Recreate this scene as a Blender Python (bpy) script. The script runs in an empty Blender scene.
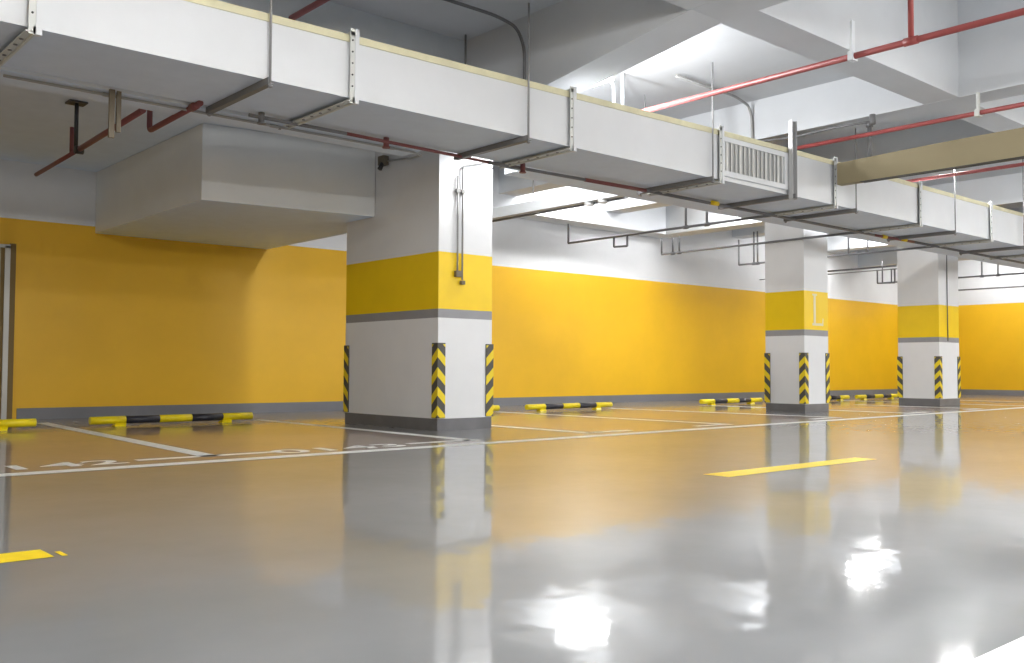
import bpy, math, random
from mathutils import Vector, Matrix
random.seed(3)
scn = bpy.context.scene
col = scn.collection

# ------------------------------------------------------------------ materials
def mat(name, color, rough=.6, metal=0., spec=.5, noise=0., nscale=6., bump=0., bscale=60., coat=0.):
    m = bpy.data.materials.new(name); m.use_nodes = True
    nt = m.node_tree; N = nt.nodes; L = nt.links
    b = N['Principled BSDF']
    b.inputs['Base Color'].default_value = (*color, 1)
    b.inputs['Roughness'].default_value = rough
    b.inputs['Metallic'].default_value = metal
    b.inputs['Specular IOR Level'].default_value = spec
    b.inputs['Coat Weight'].default_value = coat
    tc = N.new('ShaderNodeTexCoord')
    if noise > 0:
        nz = N.new('ShaderNodeTexNoise'); nz.inputs['Scale'].default_value = nscale
        nz.inputs['Detail'].default_value = 5; nz.inputs['Roughness'].default_value = .6
        L.new(tc.outputs['Object'], nz.inputs['Vector'])
        mr = N.new('ShaderNodeMapRange')
        mr.inputs['From Min'].default_value = .3; mr.inputs['From Max'].default_value = .7
        mr.inputs['To Min'].default_value = 1 - noise; mr.inputs['To Max'].default_value = 1 + noise
        L.new(nz.outputs['Fac'], mr.inputs['Value'])
        mx = N.new('ShaderNodeMix'); mx.data_type = 'RGBA'; mx.blend_type = 'MULTIPLY'
        mx.inputs['Factor'].default_value = 1
        mx.inputs['A'].default_value = (*color, 1)
        L.new(mr.outputs['Result'], mx.inputs['B'])
        L.new(mx.outputs['Result'], b.inputs['Base Color'])
    if bump > 0:
        nb = N.new('ShaderNodeTexNoise'); nb.inputs['Scale'].default_value = bscale; nb.inputs['Detail'].default_value = 3
        L.new(tc.outputs['Object'], nb.inputs['Vector'])
        bp = N.new('ShaderNodeBump'); bp.inputs['Strength'].default_value = bump; bp.inputs['Distance'].default_value = .004
        L.new(nb.outputs['Fac'], bp.inputs['Height']); L.new(bp.outputs['Normal'], b.inputs['Normal'])
    return m

def floor_mat(name, color, rough, noise, ior=1.42, wave=.02, ripple=.03):
    """Sealed epoxy: glossy, with a slow trowelled unevenness in the surface."""
    m = mat(name, color, rough, noise=noise, nscale=1.3)
    nt = m.node_tree; N = nt.nodes; L = nt.links; b = N['Principled BSDF']
    b.inputs['IOR'].default_value = ior
    tc = [n for n in N if n.type == 'TEX_COORD'][0]
    geo = N.new('ShaderNodeNewGeometry'); cur = geo.outputs['Normal']
    for sc_, amp in ((1.3, wave), (13., ripple)):
        nz = N.new('ShaderNodeTexNoise'); nz.inputs['Scale'].default_value = sc_; nz.inputs['Detail'].default_value = 2
        L.new(tc.outputs['Object'], nz.inputs['Vector'])
        sb = N.new('ShaderNodeVectorMath'); sb.operation = 'SUBTRACT'; sb.inputs[1].default_value = (.5, .5, .5)
        L.new(nz.outputs['Color'], sb.inputs[0])
        ml = N.new('ShaderNodeVectorMath'); ml.operation = 'MULTIPLY'; ml.inputs[1].default_value = (amp, amp, 0)
        L.new(sb.outputs[0], ml.inputs[0])
        ad = N.new('ShaderNodeVectorMath'); ad.operation = 'ADD'
        L.new(cur, ad.inputs[0]); L.new(ml.outputs[0], ad.inputs[1]); cur = ad.outputs[0]
    nm = N.new('ShaderNodeVectorMath'); nm.operation = 'NORMALIZE'; L.new(cur, nm.inputs[0])
    L.new(nm.outputs[0], b.inputs['Normal'])
    n2 = N.new('ShaderNodeTexNoise'); n2.inputs['Scale'].default_value = 1.1; n2.inputs['Detail'].default_value = 6
    L.new(tc.outputs['Object'], n2.inputs['Vector'])
    mr = N.new('ShaderNodeMapRange'); mr.inputs['From Min'].default_value = .35; mr.inputs['From Max'].default_value = .7
    mr.inputs['To Min'].default_value = rough * .75; mr.inputs['To Max'].default_value = rough * 1.35
    L.new(n2.outputs['Fac'], mr.inputs['Value']); L.new(mr.outputs['Result'], b.inputs['Coat Roughness'])
    b.inputs['Roughness'].default_value = .33; b.inputs['Specular IOR Level'].default_value = .3; b.inputs['Coat Weight'].default_value = .8; b.inputs['Coat IOR'].default_value = ior + .08
    L.new(nm.outputs[0], b.inputs['Coat Normal'])
    return m

def emis(name, color, strength):
    m = bpy.data.materials.new(name); m.use_nodes = True
    b = m.node_tree.nodes['Principled BSDF']
    b.inputs['Base Color'].default_value = (.9, .9, .9, 1)
    b.inputs['Emission Color'].default_value = (*color, 1)
    b.inputs['Emission Strength'].default_value = strength
    return m

M = dict(
    white=mat('white wall paint', (.79, .80, .815), .55, noise=.03, nscale=2, bump=.15),
    yellow=mat('orange yellow wall paint', (.86, .485, .010), .45, noise=.04, nscale=1.5, bump=.12),
    lemon=mat('yellow column paint', (.95, .64, .004), .4, noise=.03, nscale=3),
    stripe=mat('grey stripe paint', (.30, .30, .315), .5, noise=.04),
    base=mat('grey skirting paint', (.16, .16, .17), .45, noise=.12, nscale=5),
    base_wall=mat('grey wall skirting paint', (.19, .19, .205), .45, noise=.06, nscale=3),
    ceil=mat('ceiling paint', (.70, .72, .745), .7, noise=.03, nscale=2, bump=.2, bscale=25),
    lane=floor_mat('grey epoxy lane', (.21, .212, .217), .055, .14, wave=.012),
    bay=floor_mat('reddish epoxy bay', (.34, .25, .21), .08, .06, wave=.012, ior=1.33),
    island=floor_mat('dark grey epoxy', (.19, .19, .195), .06, .06, wave=.012),
    line=mat('white road paint', (.80, .79, .75), .45, noise=.12, nscale=14),
    ydash=mat('yellow road paint', (.84, .60, .01), .42, noise=.08, nscale=14),
    duct=mat('painted duct sheet', (.74, .755, .775), .5, noise=.03, nscale=2),
    lip=mat('duct edge with yellow light in colour', (.72, .68, .46), .6, noise=.1, nscale=5),  # yellow light on the duct's top edge is put into this colour
    flange=mat('galvanised angle', (.66, .67, .64), .5, metal=.1, noise=.06, nscale=12),
    dark=mat('dark hole', (.05, .05, .05), .8),
    steel=mat('grey steel bar', (.20, .20, .205), .5, metal=.2, noise=.08),
    rod=mat('thin steel rod', (.30, .30, .30), .45, metal=.3),
    galv=mat('galvanised channel', (.50, .50, .50), .45, metal=.3),
    red=mat('red pipe paint', (.36, .075, .07), .45, noise=.08, nscale=9),
    darkred=mat('dark red pipe paint', (.20, .06, .06), .5, noise=.08, nscale=9),
    pipe=mat('grey pipe paint', (.17, .17, .18), .5, noise=.06),
    black=mat('black iron', (.03, .03, .032), .5),
    khaki=mat('khaki board', (.27, .225, .13), .7, noise=.03, nscale=3),
    trunk=mat('white cable trunking', (.84, .87, .90), .5),
    cond=mat('grey conduit', (.36, .36, .35), .5),
    brown=mat('brown strap', (.17, .14, .095), .6, noise=.1),
    gyel=mat('reflective yellow', (.86, .66, .02), .4),
    gblk=mat('black rubber', (.075, .072, .065), .55),
    wyel=mat('yellow stop paint', (.90, .70, .005), .4, noise=.06, nscale=12),
    wblk=mat('black stop paint', (.025, .025, .035), .4),
    letter=mat('cream letter paint', (.85, .76, .52), .5),
    dolive=mat('olive door leaf', (.46, .43, .28), .5, noise=.05),
    dframe=mat('door frame metal', (.50, .50, .48), .4, metal=.3),
    dshade=mat('brown door jamb', (.20, .125, .03), .6),
    box=mat('plastered box', (.76, .765, .75), .6, noise=.03, nscale=2),
    under=mat('soffit white with floor bounce in colour', (.68, .75, .84), .6, noise=.03),  # cool tint paints floor bounce into duct bottom, tray and soffit
    under_box=mat('box underside with floor bounce in colour', (.70, .80, .95), .6, noise=.03),  # lighter, cooler underside of the box stands in for floor bounce
    slat=mat('grey louvre slat', (.75, .75, .72), .5),
    tube=emis('fluorescent tube', (1, .99, .97), 60.),
)

# ------------------------------------------------------------------ mesh builder
class MB:
    def __init__(s): s.v = []; s.f = []; s.mi = []; s.sm = []; s.mats = []
    def m(s, key):
        if key not in s.mats: s.mats.append(key)
        return s.mats.index(key)
    def poly(s, pts, key):
        n = len(s.v); s.v += [tuple(p) for p in pts]; s.f.append(tuple(range(n, n + len(pts))))
        s.mi.append(s.m(key)); s.sm.append(False)
    def box(s, x0, x1, y0, y1, z0, z1, key, bev=0.):
        n = len(s.v); k = s.m(key)
        s.v += [(x, y, z) for z in (z0, z1) for (x, y) in ((x0, y0), (x1, y0), (x1, y1), (x0, y1))]
        for f in ((3, 2, 1, 0), (4, 5, 6, 7), (0, 1, 5, 4), (1, 2, 6, 5), (2, 3, 7, 6), (3, 0, 4, 7)):
            s.f.append(tuple(n + i for i in f)); s.mi.append(k); s.sm.append(False)
    def prism_x(s, x0, x1, prof, key):
        """profile of (y, z) counter-clockwise seen from +X, swept from x0 to x1"""
        n = len(s.v); k = s.m(key); c = len(prof)
        s.v += [(x0, y, z) for y, z in prof] + [(x1, y, z) for y, z in prof]
        s.f.append(tuple(n + i for i in reversed(range(c)))); s.f.append(tuple(n + c + i for i in range(c)))
        s.mi += [k, k]; s.sm += [False, False]
        for i in range(c):
            j = (i + 1) % c
            s.f.append((n + i, n + j, n + c + j, n + c + i)); s.mi.append(k); s.sm.append(False)
    def extrude(s, prof, vec, key):
        """planar 3-D polygon moved along vec to make a solid"""
        n = len(s.v); k = s.m(key); c = len(prof); vec = Vector(vec)
        s.v += [tuple(p) for p in prof] + [tuple(Vector(p) + vec) for p in prof]
        s.f.append(tuple(n + i for i in reversed(range(c)))); s.f.append(tuple(n + c + i for i in range(c)))
        s.mi += [k, k]; s.sm += [False, False]
        for i in range(c):
            j = (i + 1) % c
            s.f.append((n + i, n + j, n + c + j, n + c + i)); s.mi.append(k); s.sm.append(False)
    def tube(s, pts, r, key, seg=12, bend=0.):
        pts = [Vector(p) for p in pts]
        if bend > 0 and len(pts) > 2:
            q = [pts[0]]
            for i in range(1, len(pts) - 1):
                a, b, c = pts[i - 1], pts[i], pts[i + 1]
                d = min(bend, (a - b).length * .45, (c - b).length * .45)
                p0 = b + (a - b).normalized() * d; p1 = b + (c - b).normalized() * d
                for t in (0, .25, .5, .75, 1):
                    q.append(p0 * (1 - t) ** 2 + b * 2 * t * (1 - t) + p1 * t * t)
            q.append(pts[-1]); pts = q
        n0 = len(s.v); k = s.m(key); T = []
        for i in range(len(pts)):
            a = pts[max(i - 1, 0)]; b = pts[min(i + 1, len(pts) - 1)]
            T.append((b - a).normalized())
        up = Vector((0, 0, 1)) if abs(T[0].z) < .9 else Vector((1, 0, 0))
        nrm = T[0].cross(up).normalized()
        for i, p in enumerate(pts):
            nrm = (nrm - T[i] * nrm.dot(T[i])).normalized(); bi = T[i].cross(nrm)
            for j in range(seg):
                a = 2 * math.pi * j / seg
                s.v.append(tuple(p + nrm * (r * math.cos(a)) + bi * (r * math.sin(a))))
        for i in range(len(pts) - 1):
            for j in range(seg):
                a = n0 + i * seg + j; b = n0 + i * seg + (j + 1) % seg
                s.f.append((a, b, b + seg, a + seg)); s.mi.append(k); s.sm.append(True)
        s.f.append(tuple(n0 + j for j in reversed(range(seg)))); s.f.append(tuple(n0 + (len(pts) - 1) * seg + j for j in range(seg)))
        s.mi += [k, k]; s.sm += [False, False]
    def build(s, name, parent=None, bevel=0.):
        me = bpy.data.meshes.new(name)
        off = Vector(parent.matrix_basis.translation) if parent is not None else Vector((0, 0, 0))
        pp = parent
        while pp is not None and pp.parent is not None:
            pp = pp.parent; off = off + pp.location
        me.from_pydata([tuple(Vector(v) - off) for v in s.v], [], s.f)
        for k in s.mats: me.materials.append(M[k])
        for p, mi, sm in zip(me.polygons, s.mi, s.sm): p.material_index = mi; p.use_smooth = sm
        me.validate(); me.update()
        o = bpy.data.objects.new(name, me); col.objects.link(o)
        if parent is not None: o.parent = parent
        if bevel > 0:
            md = o.modifiers.new('edge', 'BEVEL'); md.width = bevel; md.segments = 2; md.limit_method = 'ANGLE'; md.angle_limit = math.radians(50)
        return o

def tag(o, label=None, cat=None, group=None, kind=None):
    if label: o['label'] = label
    if cat: o['category'] = cat
    if group: o['group'] = group
    if kind: o['kind'] = kind
    return o
def thing(name, loc, label, cat, group=None):
    o = bpy.data.objects.new(name, None); o.empty_display_size = .1
    col.objects.link(o); o.location = loc
    return tag(o, label, cat, group)
def children_of(o): return [c for c in bpy.data.objects if c.parent is o]
def dup(root, delta, label=None, group=None):
    """copy of a thing, its parts and its sub-parts, moved by delta"""
    r = root.copy(); col.objects.link(r); r.location = Vector(root.location) + Vector(delta)
    if label: r['label'] = label
    if group: r['group'] = group
    for ch in children_of(root):
        c = ch.copy(); col.objects.link(c); c.parent = r
        for g in children_of(ch):
            d = g.copy(); col.objects.link(d); d.parent = c
    return r

# ------------------------------------------------------------------ room shell
XL, XR, YB, YF = -5., 22.76, 10.86, -9.
SLAB, SOFF, HIGH = 3.53, 3.09, 4.15
WT, WB = 2.096, .117          # top of yellow band, top of grey skirting

def lane_y(x): return 5.31 + .027 * x
# floor: one sheet, divided where the coating changes colour
b = MB()
xs = [XL, -1.4, .1, .45, 2.5, 4.6, 5.93, 7.95, 10.1, 11.95, 13.9, 14.3, 16.0, 18.1, 20.2, 21.0, XR]
grey_x = [(XL, .1), (4.6, 5.93), (10.1, 11.95), (14.3, 16.0)]
for x0, x1 in zip(xs, xs[1:]):
    b.poly([(x0, YF, 0), (x1, YF, 0), (x1, lane_y(x1), 0), (x0, lane_y(x0), 0)], 'lane')
    isl = any(g0 - 1e-6 <= x0 and x1 <= g1 + 1e-6 for g0, g1 in grey_x)
    b.poly([(x0, lane_y(x0), 0), (x1, lane_y(x1), 0), (x1, 8.65, 0), (x0, 8.65, 0)], 'island' if isl else 'bay')
    b.poly([(x0, 8.65, 0), (x1, 8.65, 0), (x1, YB, 0), (x0, YB, 0)], 'island')
floor = tag(b.build('floor'), kind='structure')

# painted markings belong to the floor
def strip(pts, key='line', z=.0012, name='bay_line', label=None):
    m = MB(); m.poly([(x, y, z) for x, y in pts], key); o = m.build(name, floor)
    if label: o['label'] = label
    return o
strip([(XL, lane_y(XL) - .065), (XR, lane_y(XR) - .065), (XR, lane_y(XR) + .07), (XL, lane_y(XL) + .07)], name='lane_line', label='long white line along the front of the parking bays')
strip([(XL, .655), (XR, .655), (XR, .80), (XL, .80)], name='lane_line', label='white line on the near side of the lane')
for (xa, ya, xb, yb) in ((2.70, 10.1, 2.50, 5.68), (4.64, 9.4, 4.60, 5.66), (5.92, 9.4, 5.935, 5.72), (7.90, 9.3, 7.98, 5.76),
                         (9.9, 9.2, 10.18, 5.82), (11.95, 9.2, 11.95, 5.85), (14.25, 7.9, 14.25, 5.95), (16.0, 9.2, 16.0, 5.95), (18.1, 9.2, 18.1, 6.0)):
    w = .06
    strip([(xb - w, yb), (xb + w, yb), (xa + w, ya), (xa - w, ya)], label='white line between two parking bays')
for xa, xb in ((2.05, 2.98), (4.02, 4.62), (5.92, 6.50), (7.45, 7.98), (9.6, 10.2), (11.93, 12.5), (13.7, 14.27)):
    y = 5.625 + .018 * xa
    strip([(xa, y), (xb, y + .018 * (xb - xa)), (xb, y + .09 + .018 * (xb - xa)), (xa, y + .09)], name='bay_foot_line', label='short white line at the front end of a bay line')
YD0, YD1 = 2.95, 3.115
for x0, x1 in ((-1.9, -.55), (-.6 - .0 + .05, .835), (4.11, 5.60), (9.1, 10.6), (14.1, 15.6)):
    if x0 in (-1.9,): continue
    s = .045
    strip([(x0 - s, YD0), (x1, YD0 + .01), (x1, YD1 - .01), (x0 - s, YD1)], 'ydash', name='yellow_dash', label='yellow dash along the middle of the lane')
strip([(.856, 2.958), (.872, 2.958), (.872, 3.04), (.856, 3.04)], 'ydash', name='yellow_dash_remnant', label='small scrap of yellow paint at the end of a dash')

def text_mesh(body, size_x, size_y):
    cu = bpy.data.curves.new('t', 'FONT'); cu.body = body; cu.offset = .018; cu.align_x = 'CENTER'; cu.align_y = 'CENTER'
    o = bpy.data.objects.new('t', cu); col.objects.link(o)
    dg = bpy.context.evaluated_depsgraph_get(); dg.update()
    me = bpy.data.meshes.new_from_object(o.evaluated_get(dg))
    bpy.data.objects.remove(o); bpy.data.curves.remove(cu)
    xs_ = [v.co.x for v in me.vertices]; ys_ = [v.co.y for v in me.vertices]
    cx, cy = (max(xs_) + min(xs_)) / 2, (max(ys_) + min(ys_)) / 2
    sx, sy = size_x / (max(xs_) - min(xs_)), size_y / (max(ys_) - min(ys_))
    for v in me.vertices: v.co = ((v.co.x - cx) * sx, (v.co.y - cy) * sy, 0)
    return me
for body, cx_, w_ in (('142', 1.67, .60), ('0143', 3.43, 1.0)):
    me = text_mesh(body, w_, .26); me.materials.append(M['line'])
    o = bpy.data.objects.new('bay_number', me); col.objects.link(o); o.parent = floor
    o.location = (cx_, 5.70, .0014); o['label'] = 'white bay number painted on the floor'

# walls: yellow band, white above; skirting is its own strip
def wall_x(name, y, x0, x1, flip):          # wall along X
    m = MB()
    for z0, z1, k in ((0, WT, 'yellow'), (WT, HIGH + .2, 'white')):
        p = [(x0, y, z0), (x1, y, z0), (x1, y, z1), (x0, y, z1)]
        m.poly(p if not flip else p[::-1], k)
    return tag(m.build(name), kind='structure')
def wall_y(name, x, y0, y1, flip):
    m = MB()
    for z0, z1, k in ((0, WT, 'yellow'), (WT, HIGH + .2, 'white')):
        p = [(x, y0, z0), (x, y1, z0), (x, y1, z1), (x, y0, z1)]
        m.poly(p if not flip else p[::-1], k)
    return tag(m.build(name), kind='structure')
wall_x('wall_back', YB, XL, XR, False)
wall_y('wall_right', XR, YF, YB, True)
wall_y('wall_left', XL, YF, YB, False)
wall_x('wall_front', YF, XL, XR, True)
m = MB(); m.box(2.66, XR, YB - .012, YB, 0, WB, 'base_wall'); tag(m.build('baseboard_back'), kind='structure')
m = MB(); m.box(XR - .012, XR, YF, YB - .012, 0, WB, 'base_wall'); tag(m.build('baseboard_right'), kind='structure')

# door at the far left of the back wall
d = thing('door_1', (2.0, YB, 0), None, None); d['kind'] = 'structure'
m = MB(); m.box(1.55, 2.47, YB - .03, YB, .01, 1.775, 'dolive'); m.build('door_leaf', d)
m = MB()
m.box(2.505, 2.555, YB - .05, YB, 0, 1.80, 'dframe'); m.box(2.47, 2.505, YB - .035, YB, 0, 1.78, 'dshade')
m.box(1.47, 2.555, YB - .05, YB, 1.78, 1.815, 'dframe'); m.box(1.47, 1.55, YB - .05, YB, 0, 1.78, 'dframe')
m.box(2.555, 2.615, YB - .02, YB, 0, 1.83, 'dshade')
m.build('door_frame', d)
m = MB(); m.tube([(2.40, YB - .035, .86), (2.40, YB - .08, .86), (2.30, YB - .08, .86)], .012, 'dframe', 8, .02); m.build('door_handle', d)

# ceiling: slab with its downstand beams, one poured piece
m = MB()
m.box(XL, XR, 3.9, YB, SLAB, 4.5, 'ceil')
m.box(XL, XR, YF, 3.9, HIGH, 4.5, 'ceil')
hz = [(YF, SOFF), (4.15, SOFF), (6.80, 2.72), (8.30, 2.72), (10.86, 2.98)]
def beam_y(x0, x1, haunch):
    pr = [(y, z) for y, z in (hz if haunch else [(YF, SOFF), (YB, SOFF)])]
    m.prism_x(x0, x1, pr + [(YB, SLAB + .01), (3.95, SLAB + .01), (3.95, HIGH + .01), (YF, HIGH + .01)], 'ceil')
beam_y(5.30, 5.67, True)
beam_y(8.88, 9.22, False)
beam_y(11.15, 11.50, False)
beam_y(15.10, 15.45, False)
beam_y(18.3, 18.65, False)
beam_y(-.6, -.25, False)
m.box(12.64, 13.02, 7.5, YB, 2.86, SLAB + .01, 'ceil')
m.box(19.8, 20.15, 7.5, YB, 2.86, SLAB + .01, 'ceil')
m.prism_x(XL, XR, [(3.85, SOFF + .002), (4.18, SOFF + .002), (4.18, SLAB + .01), (3.95, SLAB + .01), (3.95, HIGH + .01), (3.85, HIGH + .01)], 'ceil')
m.box(XL, XR, 7.22, 7.6, 3.12, SLAB + .01, 'ceil')
m.box(XL, XR, -2.2, -1.85, SOFF + .002, HIGH + .01, 'ceil')
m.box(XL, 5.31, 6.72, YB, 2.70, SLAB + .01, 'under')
m.box(5.5, 12.66, 10.45, YB - .001, 2.86, SLAB + .01, 'ceil')
tag(m.build('ceiling'), kind='structure')

# ------------------------------------------------------------------ columns
def clip_band(a, c, lo, hi):
    """clip polygon a (list of (s,z)) to lo<=z<=hi"""
    def half(poly, f):
        out = []
        for i in range(len(poly)):
            p, q = poly[i], poly[(i + 1) % len(poly)]
            fp, fq = f(p), f(q)
            if fp >= 0: out.append(p)
            if (fp >= 0) != (fq >= 0):
                t = fp / (fp - fq); out.append((p[0] + (q[0] - p[0]) * t, p[1] + (q[1] - p[1]) * t))
        return out
    a = half(a, lambda p: p[1] - lo)
    if len(a) > 2: a = half(a, lambda p: hi - p[1])
    return a if len(a) > 2 else None

GZ0, GZ1 = .112, .778
def corner_guard(cx, cy, dx, dy, parent, label):
    """L-shaped rubber guard on the corner (cx,cy); dx,dy point back along the two faces"""
    m = MB(); t, w = .012, .074
    # solid L core
    prof = [(cx - dx * t, cy - dy * t), (cx + dx * w, cy - dy * t), (cx + dx * w, cy), (cx, cy), (cx, cy + dy * w), (cx - dx * t, cy + dy * w)]
    m.extrude([(x, y, GZ0) for x, y in prof], (0, 0, GZ1 - GZ0), 'gblk')
    e = .0012; per = .170; bh = .082; drop = .085
    W = w + t
    for k in range(-1, 6):
        z = GZ0 + .03 + k * per
        # chevron arms: highest at the corner edge, falling away from it
        arm = [(0, z), (W, z - drop), (W, z - drop + bh), (0, z + bh)]
        c = clip_band(arm, None, GZ0 + .003, GZ1 - .012)
        if not c: continue
        m.poly([(cx - dx * t + dx * s, cy - dy * (t + e), zz) for s, zz in c], 'gyel')
        m.poly([(cx - dx * (t + e), cy - dy * t + dy * s, zz) for s, zz in c], 'gyel')
    return tag(m.build('corner_guard', parent), label)

def column(x0, x1, y0, y1, top, label):
    root = thing('concrete_column', ((x0 + x1) / 2, (y0 + y1) / 2, 0), label, 'column', 'columns along the parking bays')
    m = MB()
    for z0, z1, k in ((0, .106, 'base'), (.106, 1.003, 'white'), (1.003, 1.082, 'stripe'), (1.082, 1.593, 'lemon'), (1.593, top, 'white')):
        for p in (((x0, y0), (x1, y0)), ((x1, y0), (x1, y1)), ((x1, y1), (x0, y1)), ((x0, y1), (x0, y0))):
            (xa, ya), (xb, yb) = p
            m.poly([(xa, ya, z0), (xb, yb, z0), (xb, yb, z1), (xa, ya, z1)], k)
    m.poly([(x0, y0, top), (x1, y0, top), (x1, y1, top), (x0, y1, top)], 'white')
    m.build('shaft', root)
    lab = 'black rubber corner guard with yellow chevrons'
    corner_guard(x0, y0, 1, 1, root, lab)
    corner_guard(x1, y0, -1, 1, root, lab)
    corner_guard(x0, y1, 1, -1, root, lab)
    return root
c1 = column(5.05, 5.67, 6.76, 8.31, 3.08, 'wide white column nearest the camera with yellow band and chevron guards')
c2 = column(11.03, 11.61, 6.81, 7.40, 3.08, 'square white column with the letter L on its yellow band')
c3 = column(14.92, 15.63, 6.83, 7.50, 3.08, 'farthest white column, with a thin conduit down its front and yellow band')
# letter L on the middle column
m = MB()
a, yv = .0, 6.81 - .003
for p in ([(11.255, 1.165), (11.305, 1.165), (11.305, 1.545), (11.255, 1.545)],
          [(11.225, 1.535), (11.335, 1.535), (11.335, 1.56), (11.225, 1.56)],
          [(11.225, 1.14), (11.49, 1.14), (11.49, 1.172), (11.225, 1.172)],
          [(11.468, 1.172), (11.49, 1.172), (11.49, 1.24), (11.478, 1.24)]):
    m.extrude([(x, yv, z) for x, z in p], (0, .003, 0), 'letter')
tag(m.build('letter', c2), 'pale capital L painted on the yellow band')

# conduits on the near column
cd = thing('column_conduit', (5.245, 6.74, 1.41), 'straight grey conduit on the nearest column front, left of a pair', 'conduit', 'conduits on the nearest column')
m = MB(); m.tube([(5.248, 6.742, 2.29), (5.248, 6.742, 1.42)], .008, 'cond', 8); m.build('pipe', cd)
m = MB(); m.box(5.222, 5.288, 6.722, 6.76, 1.375, 1.43, 'brown'); m.build('switch_box', cd, .004)
m = MB(); m.box(5.228, 5.266, 6.728, 6.76, 2.14, 2.17, 'cond'); m.build('clip', cd)
cd = thing('column_conduit', (5.303, 6.74, 1.34), 'grey conduit bending right at its top on the nearest column front', 'conduit', 'conduits on the nearest column')
m = MB(); m.tube([(5.66, 6.742, 2.49), (5.303, 6.742, 2.39), (5.303, 6.742, 1.35)], .008, 'cond', 8, .03); m.build('pipe', cd)
m = MB(); m.box(5.285, 5.33, 6.728, 6.76, 1.31, 1.345, 'brown'); m.build('outlet_box', cd, .004)
m = MB(); m.box(5.285, 5.32, 6.728, 6.76, 2.14, 2.17, 'cond'); m.build('clip', cd)
m = MB(); m.tube([(15.20, 6.82, 3.0), (15.21, 6.82, 1.02)], .008, 'pipe', 8)
tag(m.build('column_conduit'), 'thin dark conduit running down the front of the farthest column', 'conduit')

# ------------------------------------------------------------------ dropped box by the back wall
m = MB(); m.extrude([(x, y, 2.02) for x, y in ((3.405, 8.03), (5.046, 7.79), (5.046, 8.315), (5.46, 8.315), (5.46, YB - .002), (3.405, YB - .002))], (0, 0, 2.698 - 2.02), 'box')
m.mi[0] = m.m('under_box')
tag(m.build('plenum_box', None, .006), 'big plain white boxed bulkhead hung against the back wall left of the nearest column', 'bulkhead')

# ------------------------------------------------------------------ ventilation duct
DY0, DY1, DZ = 5.27, 6.06, 2.295
DX0, DX1 = -4.5, 20.
def dtop(x): return 2.67 + .012 * max(0., min(x, 8.) - 1.)
duct = thing('ventilation_duct', (6, 5.8, DZ), 'long white rectangular air duct with flanged joints crossing the whole picture', 'duct')
m = MB()
cuts = [DX0, 1.0, 3.23, 5.22, 7.14, 8.26, 9.12, 11.03, 13.03, 15.0, DX1]
for x0, x1 in zip(cuts, cuts[1:]):
    a0, a1 = dtop(x0), dtop(x1)
    m.poly([(x0, DY0, DZ), (x1, DY0, DZ), (x1, DY0, a1), (x0, DY0, a0)], 'duct')
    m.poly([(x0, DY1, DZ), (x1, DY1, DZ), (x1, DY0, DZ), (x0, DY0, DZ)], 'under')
    m.poly([(x1, DY1, DZ), (x0, DY1, DZ), (x0, DY1, a0), (x1, DY1, a1)], 'duct')
    m.poly([(x0, DY0, a0), (x1, DY0, a1), (x1, DY1, a1), (x0, DY1, a0)], 'duct')
m.build('duct_body', duct)
m = MB()
for x0, x1 in zip(cuts, cuts[1:]):
    a0, a1 = dtop(x0), dtop(x1); h = .038
    m.extrude([(x0, DY0 - .008, a0 - h), (x1, DY0 - .008, a1 - h), (x1, DY0 - .008, a1 + .01), (x0, DY0 - .008, a0 + .01)], (0, .02, 0), 'lip')
tag(m.build('top_seam', duct), 'seam along the top edge, coloured as if lit yellow')
def flange(x, perf=True):
    m = MB(); t, w = .035, .03
    a = dtop(x) + .045; z0 = DZ - .03
    # upright angle, front
    m.box(x, x + .03, DY0 - .034, DY0, z0 - .01, a, 'duct')
    m.box(x - .035, x, DY0 - .03, DY0 - .024, z0 - .01, a, 'flange')
    # bottom angle
    m.box(x - .05, x - .012, DY0 - .03, DY1 + .05, z0, z0 + .006, 'flange')
    m.box(x - .012, x, DY0 - .03, DY1 + .05, z0 - .012, DZ, 'flange')
    # back and top
    m.box(x - .03, x, DY1, DY1 + .03, z0, a, 'flange')
    m.box(x - .03, x, DY0 - .03, DY1 + .03, a - .045, a - .02, 'flange')
    if perf:
        for i in range(5):
            z = DZ + .07 + i * .075
            m.tube([(x - .018, DY0 - .034, z), (x - .018, DY0 - .029, z)], .006, 'dark', 8)
        for i in range(8):
            y = DY0 + .12 + i * .115
            m.tube([(x - .031, y, z0 - .004), (x - .031, y, z0 + .001)], .011, 'steel', 8)
    m.build('flange', duct)
for x in (1.33, 3.23, 5.22, 7.14, 9.12, 11.03, 13.03, 15.1): flange(x)
# supply grille in the front face
g = MB(); gx0, gx1, gz0, gz1 = 7.20, 8.17, 2.385, 2.655
for (a_, b_, c_, d_) in ((gx0 - .05, gx1 + .06, gz1, gz1 + .045), (gx0 - .05, gx1 + .06, gz0 - .05, gz0), (gx0 - .05, gx0, gz0, gz1), (gx1, gx1 + .06, gz0, gz1)):
    g.box(a_, b_, DY0 - .022, DY0 + .002, c_, d_, 'duct')
grille = tag(g.build('supply_grille', duct), 'framed supply grille with upright slats')
g = MB(); g.box(gx0, gx1, DY0 - .004, DY0 - .001, gz0, gz1, 'galv')
n = 14
for i in range(n):
    x = gx0 + (i + .5) * (gx1 - gx0) / n
    wv = .018 if i % 3 else .034
    g.extrude([(x - wv / 2, DY0 - .016, gz0), (x + wv / 2, DY0 - .016, gz0), (x + wv / 2 + .01, DY0 - .004, gz0), (x - wv / 2 + .01, DY0 - .004, gz0)], (0, 0, gz1 - gz0), 'slat')
g.build('grille_slats', grille)

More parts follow.
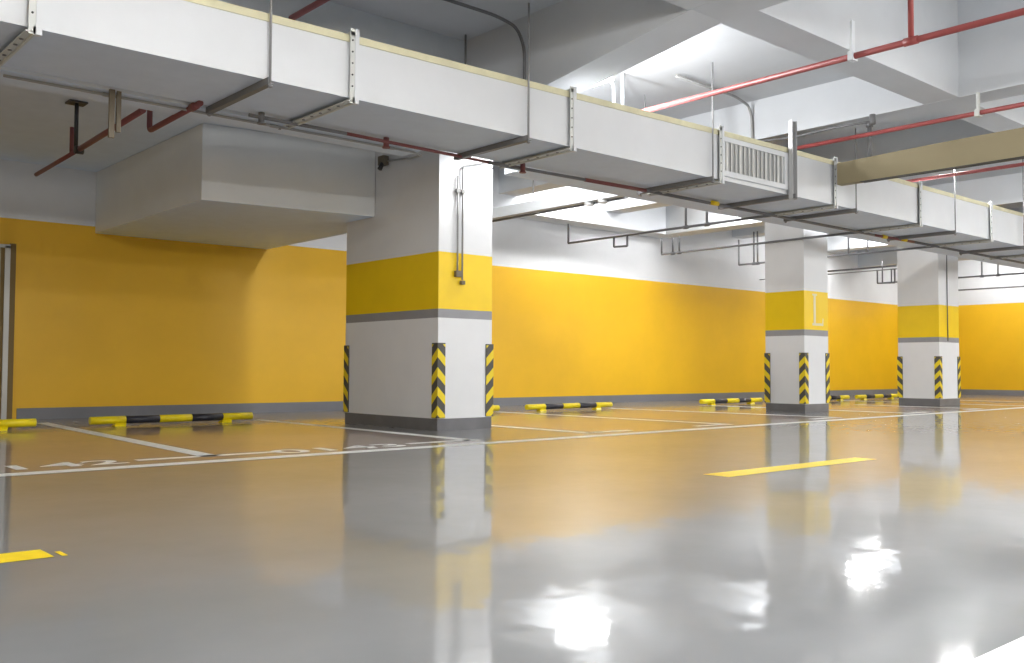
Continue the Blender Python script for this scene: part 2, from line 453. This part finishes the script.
# hangers: cross bar below the duct, a rod at each side up to the slab
HL = {2.63: 'duct hanger with a dark cross bar left of the perforated joint, leftmost of the row',
      4.73: 'duct hanger whose long pale rod rises beside the bent cable above the nearest column',
      6.98: 'duct hanger with a pale rod immediately left of the slatted grille',
      9.50: 'duct hanger with a thin rod passing behind the left end of the khaki panel',
      11.90: 'duct hanger with a thin rod below the right half of the khaki panel',
      14.05: 'duct hanger crossing the duct at the right edge of the picture'}
for x, lb in HL.items():
    h = thing('duct_hanger', (x, 5.8, DZ - .05), lb, 'hanger', 'duct hangers')
    m = MB()
    m.box(x - .02, x + .02, DY0 - .06, DY1 + .05, DZ - .042, DZ - .036, 'steel'); m.box(x - .02, x - .014, DY0 - .06, DY1 + .05, DZ - .036, DZ - .001, 'steel')
    m.build('cross_bar', h)
    for yy in (DY0 - .045, DY1 + .035):
        if x == 4.73 and yy > 6: continue
        m = MB(); m.tube([(x, yy, DZ - .06), (x, yy, {4.73: 3.30, 6.98: 3.34, 9.50: 3.2}.get(x, SLAB) if yy < 6 else 2.75)], .008, 'rod', 8)
        m.tube([(x, yy, DZ - .055), (x, yy, DZ - .043)], .016, 'rod', 6)
        m.build('rod', h)
x = 8.27
h = thing('duct_hanger', (x, 5.8, DZ - .05), 'duct hanger with a thick upright channel immediately right of the slatted grille', 'hanger', 'duct hangers')
m = MB(); m.box(x - .02, x + .02, DY0 - .09, DY1 + .05, DZ - .042, DZ - .036, 'steel'); m.box(x - .02, x - .014, DY0 - .09, DY1 + .05, DZ - .036, DZ - .001, 'steel'); m.build('cross_bar', h)
m = MB()
m.box(x - .045, x - .04, DY0 - .075, DY0 - .035, DZ - .05, 3.03, 'galv'); m.box(x + .035, x + .04, DY0 - .075, DY0 - .035, DZ - .05, 3.03, 'galv'); m.box(x - .045, x + .04, DY0 - .035, DY0 - .03, DZ - .05, 3.03, 'galv')
m.build('channel_post', h)

# cable tray along the far lower edge of the duct
ty0, ty1, tz = DY1 + .07, 6.42, DZ - .006
for xa, xb, lb in ((1.35, 4.42, 'narrow pale cable tray along the far lower duct edge, left of the nearest column'),
                   (5.52, 20., 'narrow pale cable tray along the far lower duct edge, right of the nearest column')):
    m = MB()
    m.box(xa, xb, ty0, ty1, tz, tz + .004, 'under'); m.box(xa, xb, ty0, ty0 + .004, tz + .004, tz + .06, 'duct'); m.box(xa, xb, ty1 - .004, ty1, tz + .004, tz + .06, 'duct')
    tag(m.build('cable_tray'), lb, 'cable tray', 'cable trays')
# grey conduit on the tray and sprinkler line under the duct
m = MB(); m.tube([(1.4, 6.19, 2.276), (4.36, 6.19, 2.276), (4.52, 6.30, 2.29), (4.80, 6.85, 2.40), (5.03, 7.25, 2.50), (5.035, 7.58, 2.53)], .009, 'cond', 8, .05)
for xx in (2.0, 3.15, 4.15): m.tube([(xx - .03, 6.19, 2.276), (xx + .03, 6.19, 2.276)], .013, 'cond', 8)
tag(m.build('electrical_conduit'), 'thin grey conduit under the duct edge leading to the box on the nearest column', 'conduit')
jb = thing('junction_box', (5.0, 7.61, 2.5), 'small dark junction box on the shaded side of the nearest column', 'junction box')
m = MB(); m.box(4.985, 5.049, 7.56, 7.66, 2.49, 2.58, 'brown'); m.build('housing', jb, .006)
m = MB(); m.tube([(4.99, 7.585, 2.50), (4.96, 7.585, 2.44)], .022, 'black', 10); m.build('gland', jb)

sp = thing('sprinkler_line', (6, 6.0, 2.26), 'dark red sprinkler pipe running lengthways under the air duct', 'pipe')
m = MB(); m.tube([(2.86, 5.98, 2.262), (3.62, 5.98, 2.262)], .013, 'pipe', 8); m.tube([(3.62, 5.98, 2.262), (5.0, 6.02, 2.262)], .013, 'darkred', 8)
m.tube([(5.0, 6.02, 2.262), (6.1, 5.98, 2.258)], .015, 'pipe', 8); m.tube([(6.1, 5.98, 2.258), (6.9, 5.95, 2.258)], .018, 'darkred', 8)
m.tube([(6.9, 5.95, 2.258), (11.3, 5.98, 2.258)], .017, 'pipe', 8); m.tube([(11.3, 5.98, 2.258), (12.3, 5.95, 2.258)], .017, 'darkred', 8); m.tube([(12.3, 5.95, 2.258), (19., 5.95, 2.258)], .017, 'pipe', 8)
m.build('pipe', sp)
for xx, yy in ((2.95, 5.98), (3.98, 6.0), (5.35, 5.98)):
    m = MB(); m.tube([(xx, yy, 2.30), (xx, yy, 2.225)], .022, 'darkred' if xx > 3 else 'pipe', 8); m.tube([(xx, yy, 2.225), (xx, yy, 2.215)], .03, 'darkred' if xx > 3 else 'pipe', 10); m.build('sprinkler_head', sp)
for xx, yy in ((7.95, 5.93), (11.55, 5.97), (12.0, 5.93)):
    m = MB(); m.tube([(xx - .05, yy, 2.258), (xx + .05, yy, 2.258)], .024, 'ydash', 10); tag(m.build('yellow_tag', sp), 'yellow collar on the pipe')

# strap hung under the duct at the far left
st = thing('pipe_strap', (2.02, 6.12, 2.0), 'pair of brown upright straps hanging under the duct at the far left', 'strap')
m = MB(); m.box(1.985, 2.018, 6.105, 6.125, 1.99, 2.295, 'brown'); m.build('strap', st)
m = MB(); m.box(2.035, 2.062, 6.12, 6.14, 2.035, 2.295, 'brown'); m.build('strap', st)

# ------------------------------------------------------------------ sprinkler branches
def pipe_thing(name, label, cat, loc, parts, group=None):
    r = thing(name, loc, label, cat, group)
    for pn, fn in parts:
        m = MB(); fn(m); m.build(pn, r)
    return r
pipe_thing('sprinkler_branch', 'dark red pipe with black riser in the upper left corner under the ceiling', 'pipe', (2.36, 8, 2.3), [
    ('pipe', lambda m: (m.tube([(2.38, 9.25, 2.285), (2.37, 8.05, 2.295)], .018, 'darkred', 10), m.tube([(2.37, 8.05, 2.295), (2.335, 6.5, 2.305)], .022, 'darkred', 10))),
    ('riser', lambda m: (m.tube([(2.37, 8.08, 2.30), (2.37, 8.08, 2.69)], .016, 'black', 10),)),
    ('ceiling_plate', lambda m: (m.box(2.30, 2.44, 8.02, 8.15, 2.685, 2.699, 'black'),)),
    ('valve', lambda m: (m.tube([(2.40, 7.99, 2.29), (2.335, 7.99, 2.29)], .032, 'black', 10),)),
    ('drop', lambda m: (m.tube([(2.38, 8.22, 2.30), (2.38, 8.22, 2.52)], .018, 'darkred', 10),))])
pipe_thing('sprinkler_branch', 'short red pipe with an elbow meeting the duct above the white boxed bulkhead', 'pipe', (2.54, 6.5, 2.29), [
    ('pipe', lambda m: (m.tube([(2.55, 6.96, 2.45), (2.55, 6.96, 2.285), (2.52, 5.98, 2.28)], .02, 'darkred', 10, .04),)),
    ('collar', lambda m: (m.tube([(2.523, 6.13, 2.28), (2.52, 6.05, 2.28)], .028, 'darkred', 10),))])
RZ = 2.9
pipe_thing('sprinkler_main', 'long red pipe under the bright ceiling bay, with a red riser', 'pipe', (6.55, 4, RZ), [
    ('pipe', lambda m: (m.tube([(6.55, -3, RZ), (6.55, 7.1, RZ)], .024, 'red', 12),)),
    ('riser', lambda m: (m.tube([(6.55, 3.17, RZ), (6.55, 3.17, HIGH)], .02, 'red', 12), m.tube([(6.55, 3.12, RZ), (6.55, 3.22, RZ)], .03, 'red', 12))),
    ('clamp', lambda m: (m.box(6.53, 6.57, 3.61, 3.63, RZ + .02, 3.17, 'trunk'), m.box(6.51, 6.59, 3.60, 3.64, RZ - .035, RZ + .035, 'trunk')))])
pipe_thing('sprinkler_main', 'red pipe below the grey cross beam, second from the left above the duct', 'pipe', (8.85, 4, RZ), [
    ('pipe', lambda m: (m.tube([(8.85, -3, RZ), (8.85, 7.1, RZ)], .022, 'red', 12),)),
    ('clamp', lambda m: (m.box(8.83, 8.87, 3.655, 3.675, RZ + .02, SOFF, 'flange'), m.box(8.81, 8.89, 3.645, 3.685, RZ - .035, RZ + .03, 'flange')))])
pipe_thing('sprinkler_main', 'thin red pipe seen just below the khaki panel at the right edge', 'pipe', (11.43, 4, RZ), [
    ('pipe', lambda m: (m.tube([(11.43, -3, RZ), (11.43, 7.1, RZ)], .022, 'red', 12),)),
    ('clamp', lambda m: (m.box(11.41, 11.45, 2.5, 2.52, RZ + .02, SOFF, 'flange'),))])
pipe_thing('sprinkler_main', 'short red pipe under the dark ceiling above the left part of the duct', 'pipe', (3.55, 6, 3.3), [
    ('pipe', lambda m: (m.tube([(3.55, -3, 3.3), (3.55, 6.71, 3.3)], .024, 'red', 12),))])
m = MB(); m.tube([(2.64, 5.30, 2.95), (2.64, 5.30, SLAB)], .018, 'darkred', 8)
tag(m.build('drop_pipe'), 'short dark red upright pipe at the top edge above the leftmost duct hanger', 'pipe')

# white lighting trunk and grey rails, one over each bay, running towards the wall
tr = thing('cable_trunking', (7.23, 7.5, 2.4), 'thick white trunking with a dark pipe beneath, between the nearest column and the duct', 'trunking')
m = MB(); m.box(7.17, 7.27, 6.52, 10.4, 2.325, 2.44, 'trunk'); m.build('trunk', tr)
m = MB(); m.tube([(7.25, 6.5, 2.308), (7.25, 9.3, 2.308)], .012, 'pipe', 8); m.build('lower_pipe', tr)
for yy in (6.82, 7.02):
    m = MB(); m.tube([(7.23, yy, 2.385), (7.23, yy, 3.0 if yy < 7.2 else SLAB)], .02, 'trunk', 8); m.tube([(7.23, yy, 2.29), (7.23, yy, 2.40)], .055, 'trunk', 10); m.build('hanger', tr)
m = MB(); m.tube([(7.23, 7.9, 2.385), (7.23, 7.9, SLAB)], .008, 'rod', 8); m.build('hanger', tr)

rails = [
    (9.07, 5.965, 9.20, 'grey overhead pipe with an upturned end, nearest beyond the white trunking', [(9.20, 2.53), (7.19, 2.7), (6.88, 2.7)]),
    (10.97, 5.965, 9.15, 'grey overhead pipe with an upturned end, ending just left of the lettered column', [(9.15, 2.50), (8.94, 2.50), (8.82, 2.50)]),
    (13.0, 5.965, 9.22, 'grey overhead pipe passing behind the lettered column, upper one to its right', [(9.22, 2.68), (8.93, 2.78), (8.86, 2.78), (7.28, 2.6), (6.98, 2.5)]),
    (14.95, 7.53, 9.2, 'grey overhead pipe reaching the left side of the farthest column', [(9.2, 2.7), (8.9, 2.7)]),
    (17.7, 5.965, 9.2, 'grey overhead pipe right of the farthest column, upper one by the wall', [(9.2, 2.7), (7.31, 2.6), (7.03, 2.6)]),
    (20.45, 5.965, 9.2, 'grey overhead pipe right of the farthest column, lower one by the wall', [(9.2, 2.7), (7.2, 2.6)]),
]
for x, y0, y1, lb, ups in rails:
    r = thing('branch_pipe', (x, (y0 + y1) / 2, 2.265), lb, 'pipe', 'branch pipes over the bays')
    m = MB(); m.tube([(x, y0, 2.265), (x, y1, 2.265)], .015, 'pipe', 8); m.build('pipe', r)
    if x == 9.07:
        m = MB(); m.tube([(x, 8.36, 2.262), (x, 8.36, 2.135), (x, 8.13, 2.125), (x, 8.13, 2.262)], .014, 'pipe', 8, .01); m.build('drop_loop', r)
    for k, (yy, zz) in enumerate(ups):
        m = MB(); m.tube([(x, yy, 2.262), (x, yy, zz)], .014, 'pipe', 8); m.build('upright', r)
        if k in (1, 2): 
            m = MB(); m.tube([(x, yy - .03, 2.262), (x, yy + .03, 2.262)], .024, 'pipe', 8); m.build('coupling', r)
lp = thing('pipe_loop', (16., 8.3, 2.1), 'small grey pipe loop hanging below a thin pipe between the two far columns', 'pipe')
m = MB(); m.tube([(16., 8.41, 2.325), (16., 8.41, 2.10), (16., 8.09, 2.09), (16., 8.09, 2.325)], .014, 'pipe', 8, .01); m.tube([(16., 8.15, 2.10), (16., 8.15, 2.325)], .012, 'pipe', 8); m.tube([(16., 7.6, 2.33), (16., YB - .001, 2.33)], .010, 'cond', 8); m.build('pipe', lp)

# two short white stubs behind the duct
pipe_thing('white_stub_pipe', 'pair of short white upright pipes behind the duct in the bright bay', 'pipe', (7.0, 6.4, 3), [
    ('pipe', lambda m: (m.tube([(6.90, 6.4, 3.42), (6.94, 6.4, 3.38), (6.945, 6.4, 2.75)], .016, 'trunk', 10, .03),)),
    ('pipe', lambda m: (m.tube([(7.07, 6.4, SLAB), (7.07, 6.4, 2.75)], .02, 'trunk', 10),))])
m = MB(); m.tube([(7.41, 6.4, 2.75), (7.41, 6.4, 3.38)], .006, 'rod', 6); tag(m.build('steel_rod'), 'thin steel rod standing behind the duct just right of the white stub pipes', 'rod')
m = MB(); m.tube([(4.976, 6.3, 2.75), (4.976, 6.3, 3.40)], .009, 'steel', 6); tag(m.build('steel_rod'), 'thin dark rod rising behind the duct in front of the dark ceiling bay', 'rod')

# conduits on the ceiling that bend down the beams
m = MB(); m.tube([(3.6, 5.87, 3.44), (4.95, 5.87, 3.44), (5.18, 5.87, 3.40), (5.265, 5.87, 3.25), (5.27, 5.87, 2.70)], .014, 'pipe', 10, .12)
tag(m.build('ceiling_conduit'), 'grey conduit crossing the dark ceiling and bending down the beam above the nearest column', 'conduit')
m = MB(); m.tube([(7.46, 6.03, 3.50), (8.5, 6.06, 3.50), (8.80, 6.10, 3.46), (8.855, 6.10, 3.35), (8.855, 6.09, 2.72)], .014, 'cond', 10, .12)
tag(m.build('ceiling_conduit'), 'grey conduit crossing the bright ceiling bay and bending down its far beam', 'conduit')
cb = thing('cable', (8.8, 5.3, 3.03), 'dark cable sagging along the beam edge above the slatted grille', 'cable')
m = MB(); m.tube([(8.84, 6.08, 3.06), (8.84, 5.6, 3.02), (8.84, 5.12, 3.035), (8.84, 4.70, 3.02)], .012, 'steel', 8, .1); m.build('wire', cb)
m = MB(); m.tube([(8.84, 4.68, 3.088), (8.84, 4.68, 2.99)], .03, 'steel', 10); m.build('end_box', cb)

# khaki boxed panel hanging at right
hp = thing('hanging_panel', (9.11, 3.0, 2.48), 'long flat khaki panel hanging under the ceiling in front of the duct at right', 'panel')
m = MB(); n = 16; y0, y1 = 5.19, -.5
prof = []
for i in range(n + 1):
    t = i / n; y = y0 + (y1 - y0) * t
    prof.append((y, 2.712 + .032 * math.sin(math.pi * min(t * 1.55, 1.0)) ))
pts = [(9.05, y, z) for y, z in prof] + [(9.05, y1, 2.478), (9.05, y0, 2.486)]
m.extrude(pts, (.10, 0, 0), 'khaki'); m.build('board', hp)
m = MB(); m.extrude([(9.052, y1, 2.467), (9.052, y0 - .25, 2.482), (9.052, y0 - .25, 2.486), (9.052, y1, 2.478)], (.10, 0, 0), 'black'); m.build('bottom_trim', hp)
for yy in (4.85, 1.0):
    m = MB(); m.tube([(9.1, yy, 2.7), (9.1, yy, SOFF)], .02, 'steel', 10); m.tube([(9.1, yy, SOFF - .05), (9.1, yy, SOFF)], .035, 'steel', 10); m.build('rod', hp)

# ------------------------------------------------------------------ wheel stops
def wheel_stop(x0, L, label):
    r = thing('wheel_stop', (x0 + L / 2, 9.12, 0), label, 'wheel stop', 'wheel stops in front of the back wall')
    seg = L / 5
    m = MB()
    for i in range(5):
        m.tube([(x0 + i * seg, 9.12, .058), (x0 + (i + 1) * seg, 9.12, .058)], .036, 'wblk' if i % 2 else 'wyel', 16)
    m.build('bar', r)
    for fx in (x0 + .86 * seg, x0 + L - .86 * seg):
        m = MB(); m.extrude([(fx - .05, 9.10, .03), (fx - .065, 9.07, 0), (fx - .065, 9.17, 0), (fx - .05, 9.14, .03)], (.10, 0, 0), 'wyel'); m.build('foot', r)
    return r
W1 = wheel_stop(2.85, 1.59, 'yellow and black tube wheel stop left of the nearest column, whole in view')
for x, lb in ((.80, 'yellow and black wheel stop cut off by the left edge, by the door'),
              (6.17, 'wheel stop mostly hidden behind the nearest column, only its yellow end showing'),
              (8.24, 'yellow and black wheel stop right of the nearest column, whole in view'),
              (11.86, 'yellow and black wheel stop at the left foot of the lettered column'),
              (14.63, 'wheel stop starting behind the lettered column, on its right side'),
              (16.52, 'wheel stop ending at the left foot of the farthest column')):
    dup(W1, (x - 2.85, 0, 0), lb)

# ------------------------------------------------------------------ luminaires
def tube_light(x, y, z, axis, down, omni, label, L=1.25, top=SLAB):
    r = thing('tube_light', (x, y, z), label, 'light', 'fluorescent ceiling lights')
    m = MB()
    hx, hy = (L / 2, .04) if axis == 'X' else (.04, L / 2)
    m.box(x - hx, x + hx, y - hy, y + hy, z + .04, z + .09, 'trunk')
    for q in (-.35, .35):
        a, b_ = (x + q * L, y) if axis == 'X' else (x, y + q * L)
        m.tube([(a, b_, z + .085), (a, b_, top - .003)], .006, 'rod', 6)
    m.build('housing', r)
    m = MB()
    for o in (-.03, .03):
        if axis == 'X': m.tube([(x - hx + .02, y + o, z + .015), (x + hx - .02, y + o, z + .015)], .018, 'tube', 10)
        else: m.tube([(x + o, y - hy + .02, z + .015), (x + o, y + hy - .02, z + .015)], .018, 'tube', 10)
    m.build('tube', r)
    if down > 0:
        ld = bpy.data.lights.new('lamp', 'AREA'); ld.shape = 'RECTANGLE'
        ld.size, ld.size_y = (L, .16) if axis == 'X' else (.16, L)
        ld.energy = down; ld.color = LC
        lo = bpy.data.objects.new('lamp', ld); col.objects.link(lo); lo.parent = r; lo.location = (0, 0, -.012)
    if omni > 0:
        for q in (-.3, .3):
            ld = bpy.data.lights.new('lamp', 'POINT'); ld.shadow_soft_size = .05; ld.energy = omni / 2; ld.color = LC
            lo = bpy.data.objects.new('lamp', ld); col.objects.link(lo); lo.parent = r
            lo.location = (q * L, 0, -.05) if axis == 'X' else (0, q * L, -.05)
    return r
LC = (.98, .99, 1.)
tube_light(1.2, -4.6, 2.6, 'X', 30, 480, 'added fill tube light far behind on the near side of the lane, outside the picture', top=HIGH)  # unseen fill lamp added to brighten the left wall
tube_light(2.2, 3.0, 2.95, 'X', 0, 20, 'added fill tube light over the near edge of the left bays, outside the picture', top=HIGH)  # unseen fill lamp added to brighten the ceiling at left
tube_light(11.95, 5.3, 3.22, 'X', 0, 130, 'added fill tube light hidden behind the khaki panel', L=.9)  # added out of sight to lift the grey ceiling above the panel
tube_light(10.2, 10.12, 3.36, 'X', 30, 12, 'tube light over the first bay beyond the nearest column, hidden by the duct')
tube_light(12.2, 8.6, 3.36, 'X', 60, 24, 'tube light over the bays left of the lettered column, hidden by the duct')
tube_light(17.7, 9.6, 3.36, 'X', 40, 30, 'tube light over the farthest bays, hidden by the duct')
tube_light(21.3, 8.6, 3.36, 'X', 30, 30, 'tube light over the corner by the end wall, hidden by the duct')
tube_light(6.05, 6.1, 3.08, 'Y', 0, 190, 'tube light just behind the haunched beam in the bright ceiling bay', L=1.0)
for x, p in ((-2.5, .5), (1.8, .5), (6.9, 1.), (11.6, 1.), (16., 1.), (20., 1.)):
    tube_light(x, 1.4, 2.95, 'X', 60 * p, 40 * p, 'tube light over the lane outside the picture', top=HIGH)
for x, p in ((-1, .15), (4., .22), (9., .85), (14, 1.3), (19, 1.3)):
    tube_light(x, -1.2, 2.95, 'X', 230 * p, 60 * p, 'added fill tube light over the near side of the lane, outside the picture', top=HIGH)  # unseen row added to light the column fronts

# ------------------------------------------------------------------ camera
f, pitch, roll, yaw = 950.99, .0393, .0043, .7192
fw = Vector((math.sin(yaw) * math.cos(pitch), math.cos(yaw) * math.cos(pitch), math.sin(pitch)))
r = Vector((math.cos(yaw), -math.sin(yaw), 0)); u = r.cross(fw)
c, s = math.cos(roll), math.sin(roll)
r, u = c * r + s * u, -s * r + c * u
cam = bpy.data.cameras.new('camera'); cam.sensor_width = 36.; cam.lens = f / 1024 * 36.; cam.clip_start = .05
co = bpy.data.objects.new('camera', cam); col.objects.link(co)
co.matrix_world = Matrix(((r.x, u.x, -fw.x, 0), (r.y, u.y, -fw.y, 0), (r.z, u.z, -fw.z, .55), (0, 0, 0, 1)))
scn.camera = co

w = bpy.data.worlds.new('world'); scn.world = w; w.use_nodes = True
w.node_tree.nodes['Background'].inputs[0].default_value = (.90, .945, .98, 1); w.node_tree.nodes['Background'].inputs[1].default_value = .85
scn.view_settings.view_transform = 'Standard'
scn.view_settings.look = 'None'
scn.view_settings.exposure = 0.02
scn.cycles.max_bounces = 10; scn.cycles.diffuse_bounces = 6; scn.cycles.glossy_bounces = 4
scn.cycles.caustics_reflective = False
scn.cycles.sample_clamp_indirect = 6.
scn.cycles.use_fast_gi = True
scn.cycles.fast_gi_method = 'REPLACE'
scn.cycles.ao_bounces_render = 2
scn.cycles.ao_bounces = 2
w.light_settings.distance = 4.
w.light_settings.ao_factor = 1.
